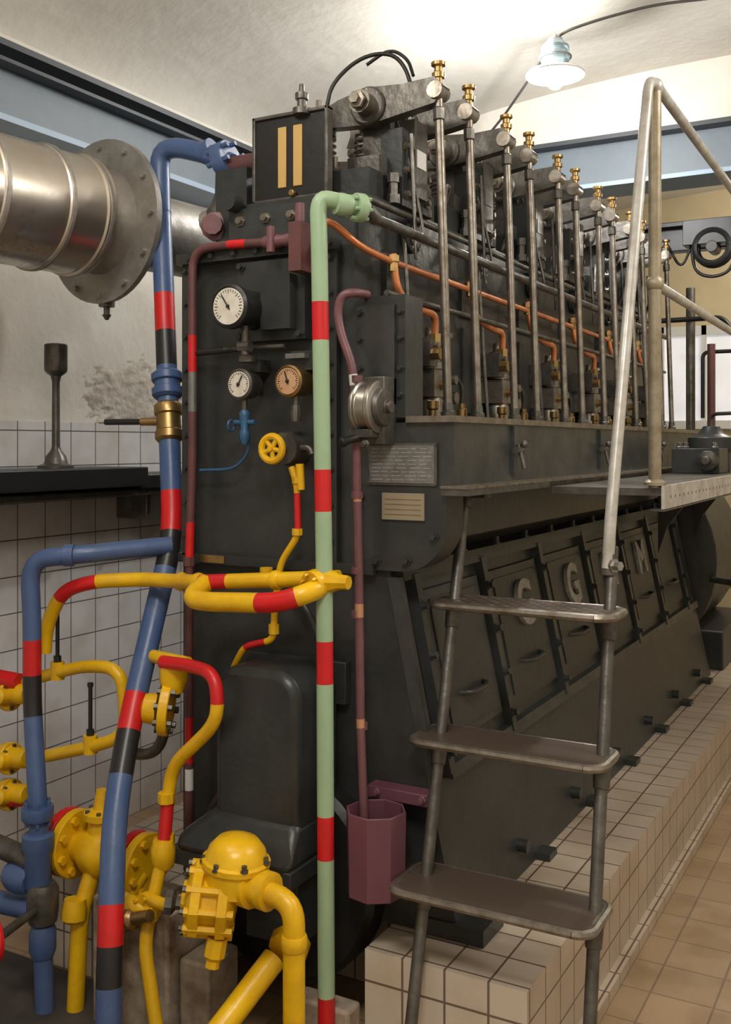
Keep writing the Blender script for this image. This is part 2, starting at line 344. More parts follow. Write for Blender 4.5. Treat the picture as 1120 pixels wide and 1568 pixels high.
# cylinders heads etc
for k in range(6):
    y0=3.03+.61*k; y1=y0+.25; yc=y0+.125
    E.box(-2.04,-1.585,yc-.25,yc+.25,2.60,2.70,'engine')
    E.lathe((-1.82,yc,2.70),(0,0,1),[(0,.17),(.03,.17),(.04,.14),(.07,.13)],'dirtysteel',20)
    for a in range(8): E.bolt((-1.82+.15*math.cos(a*PI/4+.3),yc+.15*math.sin(a*PI/4+.3),2.73),(0,0,1),.013,.05,'rodsteel')
    E.box(-1.71,-1.59,yc-.17,yc+.17,2.68,2.76,'dirtysteel')
    for y in (yc-.06,yc+.06): E.prism([(-1.71,y-.03,2.74),(-1.57,y-.03,2.74),(-1.60,y-.03,2.94),(-1.68,y-.03,2.94)],(0,.06,0),'dirtysteel')
    E.cyl((-1.64,y0-.09,2.93),(-1.64,y1+.09,2.93),.038,'rodsteel',14)
    E.lathe((-1.64,y0-.10,2.93),(0,-1,0),[(0,.03),(.012,.03),(.015,.018),(.03,.018)],'rodsteel',6)
    for y in (y0,y1):
        E.lathe((-1.64,y-.04,2.93),(0,1,0),[(0,.058),(.006,.064),(.074,.064),(.08,.058)],'dirtysteel',20)
        E.prism([(-1.365,y-.024,2.955),(-1.40,y-.024,2.99),(-1.52,y-.024,2.985),(-1.64,y-.024,2.995),(-1.76,y-.024,2.97),(-1.85,y-.024,2.935),(-1.87,y-.024,2.885),(-1.64,y-.024,2.87),(-1.40,y-.024,2.905)],(0,.048,0),'dirtysteel')
        E.cyl((-1.395,y-.034,2.945),(-1.395,y+.034,2.945),.028,'rodsteel',12)
        E.lathe((-1.85,y,2.93),(0,0,1),[(0,.018),(.03,.018),(.03,.012),(.06,.012)],'rodsteel',6)
        # rod
        E.cyl((-1.36,y,1.875),(-1.395,y,2.93),.0145,'rodsteel',12)
        E.lathe((-1.36,y,1.875),(-.033,0,1),[(0,.024),(.03,.024),(.035,.019),(.06,.017)],'dirtysteel',12)
        E.lathe((-1.393,y,2.85),(-.033,0,1),[(0,.015),(.005,.020),(.04,.020),(.045,.015)],'dirtysteel',8)
        E.lathe((-1.395,y,2.97),(0,0,1),[(0,.014),(.02,.014),(.02,.021),(.035,.022),(.04,.014),(.055,.014),(.06,.024),(.07,.024)],'brass',12)
        # valve and spring
        E.lathe((-1.83,y,2.70),(0,0,1),[(0,.055),(.05,.055),(.055,.042),(.07,.042)],'dirtysteel',16)
        E.cyl((-1.83,y,2.72),(-1.83,y,2.90),.012,'steel',8)
        E.helix((-1.83,y,2.76),.038,.0065,.10,4.5,'rodsteel')
        E.lathe((-1.83,y,2.86),(0,0,1),[(0,.044),(.015,.044),(.02,.02),(.04,.018)],'rodsteel',16)
        # second spring on the push-rod side
        E.lathe((-1.71,y+.06,2.70),(0,0,1),[(0,.045),(.05,.045),(.06,.03),(.07,.03)],'dirtysteel',14)
        E.helix((-1.71,y+.06,2.76),.028,.005,.09,5,'rodsteel'); E.lathe((-1.71,y+.06,2.85),(0,0,1),[(0,.03),(.015,.03),(.02,.012),(.05,.010)],'rodsteel',12)
        E.cyl((-1.50,y+.05,2.42),(-1.52,y+.05,2.84),.007,'dirtysteel',8)
        E.lathe((-1.56,y,2.60),(0,0,1),[(0,.024),(.03,.024),(.03,.016),(.07,.016),(.07,.021),(.10,.021)],'dirtysteel',8)
    # injector / indicator fittings
    E.box(-1.62,-1.54,yc-.10,yc+.10,2.60,2.86,'engine'); E.box(-1.60,-1.52,yc-.045,yc+.055,2.64,2.90,'dirtysteel'); E.cyl((-1.72,yc,2.72),(-1.72,yc,2.88),.024,'dirtysteel',12)
    E.box(-1.521,-1.517,yc-.03,yc+.04,2.74,2.80,'white' if k==0 else 'plate')
    for dz in (2.64,2.72,2.80): E.bolt((-1.54,yc+.08,dz),(1,0,0),.010,.02,'rodsteel'); E.bolt((-1.54,yc-.08,dz),(1,0,0),.010,.02,'rodsteel')
    E.lathe((-1.575,yc+.005,2.86),(0,0,1),[(0,.03),(.03,.03),(.035,.018),(.07,.018),(.07,.024),(.09,.024)],'dirtysteel',8)
    E.tube([(-1.72,yc,2.85),(-1.70,yc-.02,3.02),(-1.60,yc-.04,2.95),(-1.50,yc-.06,2.62),(-1.47,yc-.08,2.50)],.005,'dirtysteel',fil=.08)
    E.tube([(-1.54,yc+.2,2.60),(-1.50,yc+.2,2.72),(-1.47,yc+.1,2.70),(-1.46,yc+.05,2.56)],.008,'dirtysteel',fil=.05)
    # water jacket covers below the heads
    E.lathe((-1.555,yc-.02,2.51),(1,0,0),[(0,.06),(.02,.06),(.022,.045),(.03,.04)],'engine',20)
    for a in range(6): E.bolt((-1.535,yc-.02+.05*math.cos(a*PI/3),2.51+.05*math.sin(a*PI/3)),(1,0,0),.006,.01,'rodsteel')
    # fuel pump
    py=3.15+.62*k
    E.box(-1.56,-1.44,py-.055,py+.055,1.96,2.05,'rodsteel'); E.lathe((-1.48,py,1.885),(0,0,1),[(0,.045),(.06,.045),(.08,.035),(.16,.036),(.17,.045),(.19,.045),(.2,.03),(.25,.026),(.25,.034),(.275,.034),(.28,.02),(.31,.018)],'rodsteel',14)
    E.box(-1.545,-1.44,py-.09,py-.03,2.06,2.15,'dirtysteel'); E.cyl((-1.46,py-.07,2.1),(-1.41,py-.07,2.1),.02,'brass',8)
    E.cyl((-1.46,py+.06,2.02),(-1.41,py+.06,2.02),.016,'rodsteel',8); E.bolt((-1.44,py,2.0),(1,0,0),.012,.03,'brass')
    E.lathe((-1.42,py+.13,1.882),(0,0,1),[(0,.018),(.04,.018),(.045,.012),(.06,.012)],'brass',10)
    E.lathe((-1.42,py-.11,1.882),(0,0,1),[(0,.014),(.03,.014),(.035,.02),(.06,.02)],'brass',10)
    for dz,dy in ((2.08,.04),(2.13,-.05),(2.17,.05)): E.bolt((-1.46,py+dy,dz),(1,0,0),.011,.035,'rodsteel')
    E.box(-1.56,-1.47,py+.07,py+.15,1.90,2.02,'dirtysteel'); E.cyl((-1.47,py+.11,1.96),(-1.43,py+.11,1.96),.022,'rodsteel',10)
    E.tube([(-1.48,py+.05,2.02),(-1.43,py+.09,2.04),(-1.43,py+.16,2.0),(-1.46,py+.2,1.9)],.007,'dirtysteel',fil=.04)
    E.cyl((-1.44,py-.2,1.88),(-1.48,py-.2,2.46),.007,'dirtysteel',8)
    E.tube([(-1.48,py-.28,2.40),(-1.47,py-.27,2.275),(-1.45,py-.13,2.235),(-1.44,py-.045,2.235),(-1.45,py-.03,2.16)],.0125,'copper',fil=.06)
    E.lathe((-1.48,py-.28,2.345),(0,0,1),[(0,.016),(.03,.016),(.03,.022),(.05,.022)],'brass',8); E.lathe((-1.45,py-.03,2.13),(0,0,1),[(0,.022),(.04,.022)],'brass',6)
    # side casing pads
    E.box(-1.552,-1.535,yc-.22,yc+.22,2.28,2.40,'engine'); E.box(-1.552,-1.54,yc-.2,yc+.2,1.92,2.24,'engine')
# longitudinal pipes
E.cyl((-1.45,2.66,2.475),(-1.45,6.6,2.475),.0155,'dirtysteel',12)
E.tube([(-1.60,2.62,2.47),(-1.55,2.62,2.46),(-1.51,2.70,2.40),(-1.48,2.85,2.375),(-1.48,6.5,2.34)],.011,'copper',fil=.06)
E.cyl((-1.44,2.75,2.26),(-1.44,6.5,2.25),.009,'dirtysteel',10)
E.cyl((-1.52,2.75,2.56),(-1.52,6.6,2.56),.011,'dirtysteel',10)
# top loops
E.tube([(-1.80,3.0,2.95),(-1.78,3.0,3.03),(-1.70,3.05,3.12),(-1.60,3.08,3.13),(-1.55,3.1,3.08),(-1.52,3.1,2.98)],.007,'black',fil=.08)
E.tube([(-1.70,3.1,3.11),(-1.62,3.12,3.16),(-1.56,3.14,3.12),(-1.53,3.12,3.05)],.006,'black',fil=.05)
# left hand nozzle and water fittings
E.lathe((-1.80,2.84,2.88),(0,0,1),[(0,.03),(.02,.03),(.02,.015),(.05,.015),(.05,.022),(.07,.022),(.07,.01),(.1,.008)],'dirtysteel',12)
E.lathe((-2.20,2.95,2.60),(0,0,1),[(-.05,.05),(-.03,.06),(.03,.06),(.05,.045),(.09,.03),(.16,.028)],'dirtysteel',16)
E.lathe((-2.16,2.86,2.55),(.4,-1,0),[(0,.05),(.03,.05),(.035,.035),(.06,.035)],'purple',10)
E.box(-2.15,-2.02,2.84,3.05,2.42,2.74,'engine'); E.tube([(-2.28,2.95,2.6),(-2.1,2.95,2.6)],.04,'galv')
E.cyl((-2.2,3.0,2.80),(-1.9,3.0,2.80),.036,'maroon',14)
E.lathe((-2.02,2.78,2.6),(0,-1,0),[(0,.03),(.05,.03)],'engine')
# cover housing at the front
def rbox(b,x0,x1,y0,y1,z0,z1,r,m):
    pts=[(x0,z0),(x1,z0)]
    pts+=[(x1-r+r*math.cos(a),z1-r+r*math.sin(a)) for a in [PI/2*i/8 for i in range(9)]]
    pts+=[(x0+r+r*math.cos(a),z1-r+r*math.sin(a)) for a in [PI/2+PI/2*i/8 for i in range(9)]]
    b.prism([(p[0],y0,p[1]) for p in pts],(0,y1-y0,0),m)
C=B('crank_cover_housing',.03)
rbox(C,-1.90,-1.60,2.50,2.745,.62,1.135,.085,'engine'); C.prism([(-2.0,2.43,.57),(-1.59,2.43,.57),(-1.59,2.44,.62),(-1.60,2.50,.70),(-1.90,2.50,.70),(-2.0,2.44,.62)],(0,.3,0),'engine')
C.done()
C=B('crank_cover_base',.008)
C.box(-2.02,-1.585,2.44,2.745,.53,.58,'engine'); C.box(-1.78,-1.60,2.50,2.745,.34,.54,'engine')
for x in (-1.97,-1.84,-1.7): C.bolt((x,2.47,.58),(0,0,1),.012,.02)
C.bolt((-1.90,2.7,1.08),(0,-1,0),.012,.02); C.box(-1.94,-1.565,2.72,2.75,1.0,1.13,'engine')
cb=C.done()
eng=E.done()
for n in ('crank_cover_housing','crank_cover_base'): bpy.data.objects[n].parent=eng
# raised letters
for ch,i in (('G',1),('G',2),('N',3),('M',4)):
    cu=bpy.data.curves.new('letter','FONT'); cu.body=ch; cu.size=.23; cu.extrude=.008; cu.align_x='CENTER'; cu.align_y='CENTER'; cu.offset=.007
    cu.materials.append(MATS['letterpaint'])
    o=bpy.data.objects.new('raised_letter',cu); bpy.context.scene.collection.objects.link(o)
    ang=math.atan2(.13,.62)
    ex=V((0,1,0)); ey=V((-math.sin(ang),0,math.cos(ang))); ez=ex.cross(ey)
    M=Matrix((ex,ey,ez)).transposed().to_4x4(); M.translation=V((sx(1.19)+.032,(ribs[i]+ribs[i+1])/2+.02,1.19)); o.matrix_world=M
    o.parent=eng
# generator beyond
b=B('generator',.01)
b.lathe((-1.87,6.75,1.05),(0,1,0),[(0,.6),(.02,.695),(.12,.697),(.14,.67),(1.1,.67),(1.15,.55)],'engine',40)
b.box(-2.5,-1.15,6.85,7.9,.352,.6,'engine'); b.lathe((-1.06,6.6,.95),(1,0,0),[(0,.04),(.01,.07),(.04,.07),(.05,.04)],'steel',20); b.cyl((-1.2,6.7,.95),(-1.05,6.6,.95),.02,'dirtysteel')
b.done()
# ------------------------------------------------------------------ sign board
b=B('cylinder_telegraph_board',.003)
b.box(-1.99,-1.704,2.845,2.87,2.61,2.893,'black')
for (x0,x1,z0,z1) in ((-1.995,-1.70,2.885,2.897),(-1.995,-1.70,2.605,2.617),(-1.995,-1.983,2.605,2.897),(-1.712,-1.70,2.605,2.897)): b.box(x0,x1,2.835,2.872,z0,z1,'dirtysteel')
b.box(-1.895,-1.862,2.84,2.846,2.65,2.852,'ochre'); b.box(-1.835,-1.80,2.84,2.846,2.65,2.852,'ochre')
b.box(-1.9,-1.88,2.86,2.9,2.5,2.62,'dirtysteel'); b.box(-1.8,-1.78,2.86,2.9,2.5,2.62,'dirtysteel'); b.lathe((-1.83,2.84,2.625),(0,-1,0),[(0,.012),(.02,.012)],'brass',8)
b.done()
# ------------------------------------------------------------------ gauges
def gauge(name,x,y,z,R,depth,rim,dm,ang):
    b=B(name)
    b.lathe((x,y,z),(0,1,0),[(0,R*.93),(-.006,R),(0,R*1.13),(.02,R*1.13),(.028,R*1.0),(depth-.02,R),(depth,R*.8)],rim,28)
    b.lathe((x,y-.004,z),(0,1,0),[(0,R*.92),(.004,R*.92)],dm,28)
    for i in range(25):
        a=math.radians(-135+i*270/24); L=.12 if i%4 else .2
        p0=V((x+math.sin(a)*R*.84,y-.0045,z+math.cos(a)*R*.84)); p1=V((x+math.sin(a)*R*(.84-L),y-.0045,z+math.cos(a)*R*(.84-L)))
        b.cyl(p0,p1,.0012,'black',4)
    b.cyl((x-math.sin(ang)*R*.2,y-.007,z-math.cos(ang)*R*.2),(x+math.sin(ang)*R*.7,y-.007,z+math.cos(ang)*R*.7),.002,'black',5)
    b.sph((x,y-.007,z),.006,'black',8); return b
b=gauge('pressure_gauge',-1.895,2.57,2.227,.062,.16,'black','dial',-.6)
b.box(-1.955,-1.70,2.70,2.75,2.13,2.385,'engine')
for x,z in ((-1.94,2.145),(-1.715,2.145),(-1.94,2.37),(-1.715,2.37)): b.bolt((x,2.70,z),(0,-1,0),.01,.02)
b.box(-1.84,-1.73,2.66,2.70,2.16,2.33,'engine'); b.cyl((-1.87,2.62,2.17),(-1.87,2.62,2.08),.012,'dirtysteel'); b.cyl((-1.98,2.66,2.105),(-1.75,2.66,2.105),.007,'dirtysteel'); b.lathe((-1.89,2.62,2.105),(1,0,0),[(0,.018),(.04,.018)],'dirtysteel',8)
b.cyl((-2.14,2.69,2.10),(-1.89,2.66,2.105),.010,'black'); b.done()
b=gauge('pressure_gauge',-1.906,2.64,1.99,.044,.08,'dirtysteel','dial',.5)
b.box(-1.93,-1.86,2.69,2.75,2.03,2.07,'engine'); b.lathe((-1.89,2.66,2.06),(0,0,1),[(0,.03),(.02,.03),(.02,.012),(.05,.012)],'dirtysteel',10)
b.cyl((-1.90,2.66,1.95),(-1.90,2.66,1.88),.010,'dirtysteel'); b.lathe((-1.90,2.66,1.80),(0,0,1),[(0,.010),(.02,.017),(.04,.017),(.05,.012),(.09,.018),(.10,.018),(.11,.01)],'paleblue',10)
b.cyl((-1.94,2.66,1.87),(-1.86,2.66,1.87),.008,'paleblue'); b.ring((-1.945,2.65,1.86),(1,0,0),.017,.004,'paleblue')
b.tube([(-1.90,2.68,1.82),(-1.90,2.68,1.77),(-1.96,2.69,1.72),(-2.10,2.69,1.715)],.005,'paleblue'); b.done()
b=gauge('pressure_gauge',-1.709,2.62,1.993,.044,.10,'brass','dial2',-.3)
b.box(-1.74,-1.66,2.68,2.75,2.03,2.09,'engine'); b.box(-1.74,-1.67,2.65,2.70,2.065,2.08,'plate'); b.cyl((-1.70,2.65,1.95),(-1.70,2.65,1.87),.010,'dirtysteel'); b.lathe((-1.70,2.65,1.87),(0,0,1),[(0,.014),(.025,.018),(.05,.014)],'dirtysteel',8); b.done()
# valve w yellow wheel and small yellow/red pipe
b=B('drain_valve')
b.wheel((-1.755,2.60,1.787),(0,-1,0),.038,.011,'yellow',5); b.lathe((-1.755,2.61,1.787),(0,1,0),[(0,.018),(.05,.018),(.05,.05),(.09,.055),(.14,.055)],'dirtysteel',18)
b.tube([(-1.70,2.68,1.79),(-1.67,2.68,1.79),(-1.66,2.68,1.77)],.010,'dirtysteel')
b.tube([(-1.73,2.67,1.73),(-1.71,2.67,1.68),(-1.705,2.67,1.52),(-1.77,2.67,1.43),(-1.785,2.66,1.30),(-1.79,2.66,1.19),(-1.90,2.66,1.16),(-1.96,2.68,1.08),(-1.975,2.68,1.0)],.011,'yellow',
  bands=[('z',1.54,1.65,'red'),('x',-1.9,-1.82,'red')],fil=.03,step=.01)
b.tube([(-1.70,2.67,1.74),(-1.695,2.67,1.66)],.013,'yellow')
for z in (1.69,1.53): b.lathe((-1.708,2.67,z-.01),(0,0,1),[(0,.017),(.02,.017)],'yellow',8)
b.lathe((-1.788,2.66,1.21),(0,0,1),[(0,.017),(.03,.017)],'yellow',8); b.done()
# chrome drum
b=B('tachometer_drum',.002)
b.lathe((-1.485,2.66,1.91),(1,0,0),[(0,.06),(.004,.075),(.015,.078),(.02,.068),(.05,.066),(.055,.078),(.07,.078),(.075,.06)],'steel',28)
b.lathe((-1.41,2.66,1.91),(1,0,0),[(0,.06),(.015,.055),(.02,.018),(.035,.018)],'dirtysteel',20)
b.box(-1.50,-1.40,2.66,2.74,1.80,2.0,'dirtysteel'); b.box(-1.50,-1.42,2.62,2.74,1.82,1.845,'dirtysteel')
b.lathe((-1.47,2.63,1.82),(-.6,-.5,-.2),[(0,.012),(.03,.012),(.05,.018),(.06,.01)],'black',10); b.bolt((-1.44,2.62,1.80),(0,-1,0),.01,.02,'dirtysteel'); b.done()
# ------------------------------------------------------------------ pipes
b=B('maroon_pipe')
b.tube([(-1.705,2.68,2.43),(-1.978,2.68,2.445),(-2.124,2.68,2.44),(-2.124,2.68,1.757),(-2.138,2.68,1.413),(-2.138,2.68,.40)],.0145,'maroon',fil=.07,step=.01,
 bands=[('x',-1.978,-1.905,'red'),('z',2.038,2.157,'red'),('z',1.904,2.038,'plate'),('z',1.41,1.54,'red'),('z',.75,.9,'red'),('z',.66,.73,'white')])
b.lathe((-2.138,2.68,1.40),(0,0,1),[(0,.02),(.03,.02)],'maroon',8); b.lathe((-1.84,2.68,2.437),(1,0,0),[(0,.018),(.02,.024),(.05,.024),(.07,.018),(.1,.022),(.12,.022)],'purple',10)
b.cyl((-1.80,2.66,2.40),(-1.80,2.66,2.48),.014,'purple'); b.box(-1.715,-1.67,2.63,2.70,2.33,2.48,'maroon'); b.cyl((-1.692,2.66,2.48),(-1.692,2.66,2.54),.016,'purple'); b.done()
b=B('purple_drain_pipe')
b.tube([(-1.50,2.74,2.257),(-1.51,2.68,2.257),(-1.545,2.66,2.25),(-1.56,2.66,2.20),(-1.547,2.66,2.134),(-1.507,2.66,2.035),(-1.496,2.66,1.917),(-1.49,2.66,1.644),(-1.485,2.66,1.431),(-1.474,2.65,.975),(-1.44,2.62,.60)],.0135,'purple',fil=.04,step=.008,
 bands=[('z',1.625,1.66,'copperpaint'),('z',1.29,1.325,'copperpaint'),('z',.96,.99,'copperpaint'),('z',1.98,2.01,'white')])
for z in (2.0,1.655,1.43,1.30,.97): b.lathe((-1.49 if z>1.2 else -1.474,2.66,z-.015),(0,0,1),[(0,.018),(.02,.018)],'purple',8)
b.done()
b=B('blue_cooling_pipe')
bb=[('z',2.205,2.345,'red'),('z',2.08,2.205,'pipeblack'),('z',1.507,1.64,'red'),('z',1.385,1.507,'pipeblack'),('z',.907,1.01,'red'),('z',.80,.907,'pipeblack'),('z',.383,.487,'red'),('z',.28,.383,'pipeblack')]
b.tube([(-2.20,3.0,2.81),(-2.30,3.0,2.86),(-2.535,3.0,2.93),(-2.53,3.0,2.75),(-2.328,2.81,1.80),(-2.263,2.75,1.487),(-2.186,2.45,.943),(-2.116,2.3,.696),(-2.035,2.2,.464),(-2.0,2.15,.19),(-1.99,2.15,.0)],.037,'blue',bands=bb,n=20,fil=.12,step=.012)
b.flange((-2.225,3.0,2.825),(1,0,.25),.07,.05,'blue',6,'blue'); b.lathe((-2.33,3.0,2.862),(1,0,.3),[(0,.042),(.05,.042)],'blue',20)
b.lathe((-2.515,2.985,2.68),(-.2,-.19,-.95),[(0,.042),(.02,.046),(.03,.042)],'blue',20)
def onp(z): t=(2.75-z)/(2.75-1.8); return V((-2.53+.202*t,3.0-.19*t,z))
ax=(onp(1.8)-onp(2.75)).normalized()
b.lathe(onp(2.06),ax,[(0,.044),(.01,.056),(.035,.056),(.04,.046),(.06,.046),(.065,.056),(.09,.056),(.10,.044)],'blue',10)
b.lathe(onp(1.945),ax,[(0,.042),(.01,.05),(.04,.05),(.045,.042),(.10,.045),(.105,.05),(.13,.05),(.14,.04)],'brass',12)
p=onp(1.88); b.cyl(p,p+V((-.10,-.03,0)),.014,'brass'); b.cyl(p+V((-.09,-.03,0)),p+V((-.24,-.06,.0)),.011,'black')
b.done()
b=B('blue_drain_pipe')
b.tube([(-2.24,2.71,1.46),(-2.435,2.45,1.44),(-2.575,2.4,1.425),(-2.56,2.4,1.24),(-2.56,2.4,.96),(-2.48,2.35,.635),(-2.465,2.35,.30),(-2.45,2.35,.0)],.030,'blue',bands=[('z',1.048,1.17,'red'),('z',.92,1.048,'pipeblack')],n=18,fil=.09,step=.012)
b.lathe((-2.43,2.455,1.44),(-.8,-.5,0),[(0,.036),(.03,.036)],'blue'); b.flange((-2.483,2.35,.63),(0,0,1),.05,.04,'blue',6,'blue')
b.lathe((-2.48,2.35,.38),(0,0,1),[(0,.035),(.02,.042),(.12,.042),(.14,.05),(.18,.05),(.19,.035)],'blue',16)
b.cyl((-2.75,2.35,.50),(-2.48,2.35,.47),.035,'dirtysteel'); b.cyl((-2.8,2.35,.30),(-2.48,2.35,.32),.035,'blue'); b.lathe((-2.46,2.35,.29),(0,0,1),[(0,.045),(.04,.05),(.1,.05),(.12,.04)],'dirtysteel',14)
b.lathe((-2.46,2.35,.18),(0,0,1),[(0,.035),(.02,.042),(.08,.042),(.1,.035)],'blue',14)
b.lathe((-2.60,2.34,.42),(1,0,-.1),[(0,.035),(.03,.05),(.07,.05),(.10,.04)],'blue',14)
b.wheel((-2.41,2.12,.34),(-.5,-1,0),.05,.012,'red',4); b.cyl((-2.41,2.12,.34),(-2.46,2.34,.34),.014,'dirtysteel'); b.done()
b=B('green_vent_pipe')
gb=[('z',2.097,2.213,'red'),('z',1.61,1.73,'red'),('z',1.114,1.238,'red'),('z',.618,.738,'red'),('z',.05,.236,'red')]
b.tube([(-1.445,2.64,2.49),(-1.50,2.55,2.505),(-1.543,2.52,2.51),(-1.538,2.52,2.40),(-1.52,2.52,1.387),(-1.492,2.485,.148),(-1.49,2.485,.0)],.0245,'green',bands=gb,n=18,fil=.07,step=.01)
b.flange((-1.46,2.615,2.492),(.6,1,0),.042,.03,'green',6,'green'); b.lathe((-1.475,2.59,2.495),(-.6,-1,0),[(0,.03),(.03,.034),(.05,.03)],'green',12)
b.cyl((-1.445,2.64,2.49),(-1.45,2.70,2.475),.02,'dirtysteel'); b.done()
# yellow manifold
b=B('yellow_manifold_pipe')
b.tube([(-2.61,2.5,1.10),(-2.60,2.5,1.19),(-2.53,2.5,1.31),(-2.40,2.5,1.352),(-2.25,2.58,1.36),(-2.12,2.58,1.362),(-1.969,2.52,1.375),(-1.50,2.57,1.412)],.0235,'yellow',bands=[('x',-2.535,-2.385,'red'),('x',-1.969,-1.87,'red')],n=16,fil=.06,step=.01)
b.tube([(-1.945,2.52,1.375),(-1.945,2.44,1.34),(-1.88,2.42,1.335),(-1.62,2.42,1.35),(-1.53,2.44,1.38),(-1.52,2.56,1.40)],.029,'yellow',bands=[('x',-1.68,-1.56,'red')],n=16,fil=.06,step=.01)
for x,y,z in ((-2.1,2.575,1.363),(-2.0,2.535,1.372),(-1.72,2.55,1.395)): b.lathe((x,y,z),(1,0,0),[(0,.027),(.015,.031),(.03,.027)],'yellow',12)
b.flange((-1.54,2.5,1.40),(.3,1,.2),.042,.03,'yellow',6,'yellow'); b.lathe((-1.5,2.52,1.408),(1,0,0),[(-.05,.03),(.0,.034),(.03,.022),(.06,.02)],'yellow',8)
b.lathe((-1.79,2.62,1.38),(0,0,1),[(0,.02),(.04,.02)],'yellow'); b.done()
# left loops
b=B('yellow_bypass_pipe')
b.tube([(-2.86,2.55,.926),(-2.734,2.55,.983),(-2.475,2.55,1.06),(-2.335,2.56,1.065),(-2.315,2.57,.965),(-2.32,2.57,.84),(-2.42,2.55,.80),(-2.687,2.55,.72),(-2.86,2.55,.70)],.021,'yellow',n=14,fil=.07)
b.tube([(-2.86,2.5,.99),(-2.75,2.52,.98)],.03,'red'); b.tube([(-2.86,2.5,.56),(-2.72,2.52,.58)],.024,'red')
for z in (.93,.71,.585):
    b.lathe((-2.84,2.52,z),(1,0,.1),[(0,.04),(.02,.05),(.05,.05),(.06,.035),(.12,.035),(.13,.028)],'yellow',12)
    b.flange((-2.795,2.52,z),(1,0,.1),.055,.02,'yellow',6,'dirtysteel')
    b.lathe((-2.79,2.50,z),(0,-1,.2),[(0,.03),(.04,.03),(.05,.018)],'yellow',10)
for (x,z,h) in ((-2.60,1.03,.17),(-2.45,.80,.16)):
    b.lathe((x,2.55,z-.03),(0,0,1),[(0,.024),(.06,.024)],'yellow',10)
    b.lathe((x,2.55,z+.03),(0,0,1),[(0,.013),(.02,.013),(.02,.007),(h,.007),(h+.003,.010),(h+.015,.010)],'black' ,10)
b.done()
b=B('yellow_return_pipe')
b.tube([(-2.10,2.50,1.12),(-1.97,2.48,1.125),(-1.86,2.45,1.12),(-1.838,2.44,1.03),(-1.856,2.44,.965),(-2.015,2.45,.825),(-2.035,2.45,.735),(-2.03,2.42,.563),(-2.035,2.34,.325),(-1.98,2.32,.15),(-1.93,2.3,.0)],.0205,'yellow',bands=[('z',1.035,1.135,'red'),('z',.60,.72,'red')],n=14,fil=.06,step=.01)
b.tube([(-2.22,2.56,1.12),(-2.0,2.50,1.125)],.0215,'yellow')
for z in (.725,.60): b.lathe((-2.034,2.44,z-.015),(0,0,1),[(0,.026),(.03,.026)],'yellow',8)
b.lathe((-2.03,2.42,.52),(0,0,1),[(0,.03),(.02,.038),(.06,.038),(.08,.03)],'yellow',10)
b.flange((-2.10,2.52,.97),(-.9,-.5,.1),.085,.03,'yellow',8,'dirtysteel'); b.lathe((-2.12,2.50,.97),(-.9,-.5,.1),[(0,.05),(.04,.045),(.05,.02)],'yellow',16)
b.lathe((-2.08,2.53,1.06),(0,0,1),[(-.04,.03),(.0,.045),(.05,.045),(.06,.03)],'yellow',14)
b.tube([(-2.12,2.54,.92),(-2.14,2.54,.84),(-2.20,2.55,.80),(-2.32,2.56,.79)],.018,'dirtysteel')
b.done()
b=B('flanged_gate_valve')
b.lathe((-2.52,2.49,.49),(1,0,-.05),[(0,.05),(.10,.05),(.14,.075),(.2,.075),(.24,.05),(.36,.05)],'yellow',20)
b.flange((-2.49,2.49,.49),(1,.0,0),.11,.03,'red',8,'dirtysteel'); b.flange((-2.455,2.49,.49),(1,.0,0),.11,.03,'yellow',8,'yellow'); b.flange((-2.2,2.49,.475),(1,0,0),.10,.03,'red',8,'dirtysteel'); b.flange((-2.165,2.49,.475),(1,0,0),.10,.03,'yellow',8,'yellow')
b.tube([(-2.35,2.48,.48),(-2.37,2.42,.3),(-2.37,2.4,.0)],.028,'yellow'); b.tube([(-2.17,2.48,.45),(-2.17,2.34,.35),(-2.17,2.32,.0)],.026,'yellow')
b.lathe((-2.35,2.50,.54),(0,0,1),[(0,.05),(.04,.045),(.05,.06),(.07,.06),(.08,.03),(.14,.02)],'yellow',12)
for a in range(6): b.bolt((-2.35+.048*math.cos(a*PI/3),2.50+.048*math.sin(a*PI/3),.60),(0,0,1),.008,.02,'dirtysteel')
b.lathe((-2.37,2.40,.36),(0,-.1,-1),[(0,.034),(.03,.04),(.06,.04),(.07,.03)],'yellow',10)
b.lathe((-2.18,2.34,.35),(.9,-.1,.35),[(0,.02),(.02,.026),(.07,.026),(.08,.032),(.12,.032),(.13,.02),(.2,.018)],'brass',10)
b.lathe((-2.12,2.36,.42),(.9,-.1,-.1),[(0,.022),(.02,.03),(.05,.03),(.06,.022),(.12,.022)],'yellow',8)
b.flange((-2.04,2.36,.42),(0,-1,0),.045,.03,'yellow',6,'yellow')
b.done()
# pump
b=B('yellow_gear_pump',.002)
A=(-.85,-.5,.1)
b.lathe((-1.70,2.34,.52),A,[(0,.07),(.02,.105),(.045,.108),(.05,.085),(.09,.085),(.095,.105),(.12,.105),(.13,.09),(.14,.05),(.15,.045)],'yellow',8)
for i in range(10):
    ax,u,w=frame(A); a=2*PI*i/10; p=V((-1.70,2.34,.52))+(u*math.cos(a)+w*math.sin(a))*.09
    b.lathe(p-ax*.0,ax,[(0,.012),(.135,.012)],'yellow' ,6); b.lathe(p+ax*.135,ax,[(0,.009),(.01,.009)],'dirtysteel',6)
b.lathe((-1.70,2.34,.64),(.1,0,1),[(-.08,.09),(-.02,.09),(-.015,.097),(.0,.097),(.005,.088),(.03,.08),(.055,.058),(.065,.02)],'yellow',20)
for i in range(7):
    a=2*PI*i/7+.2; b.bolt((-1.70+.09*math.cos(a),2.34+.09*math.sin(a),.635),(0,0,1),.008,.018,'dirtysteel')
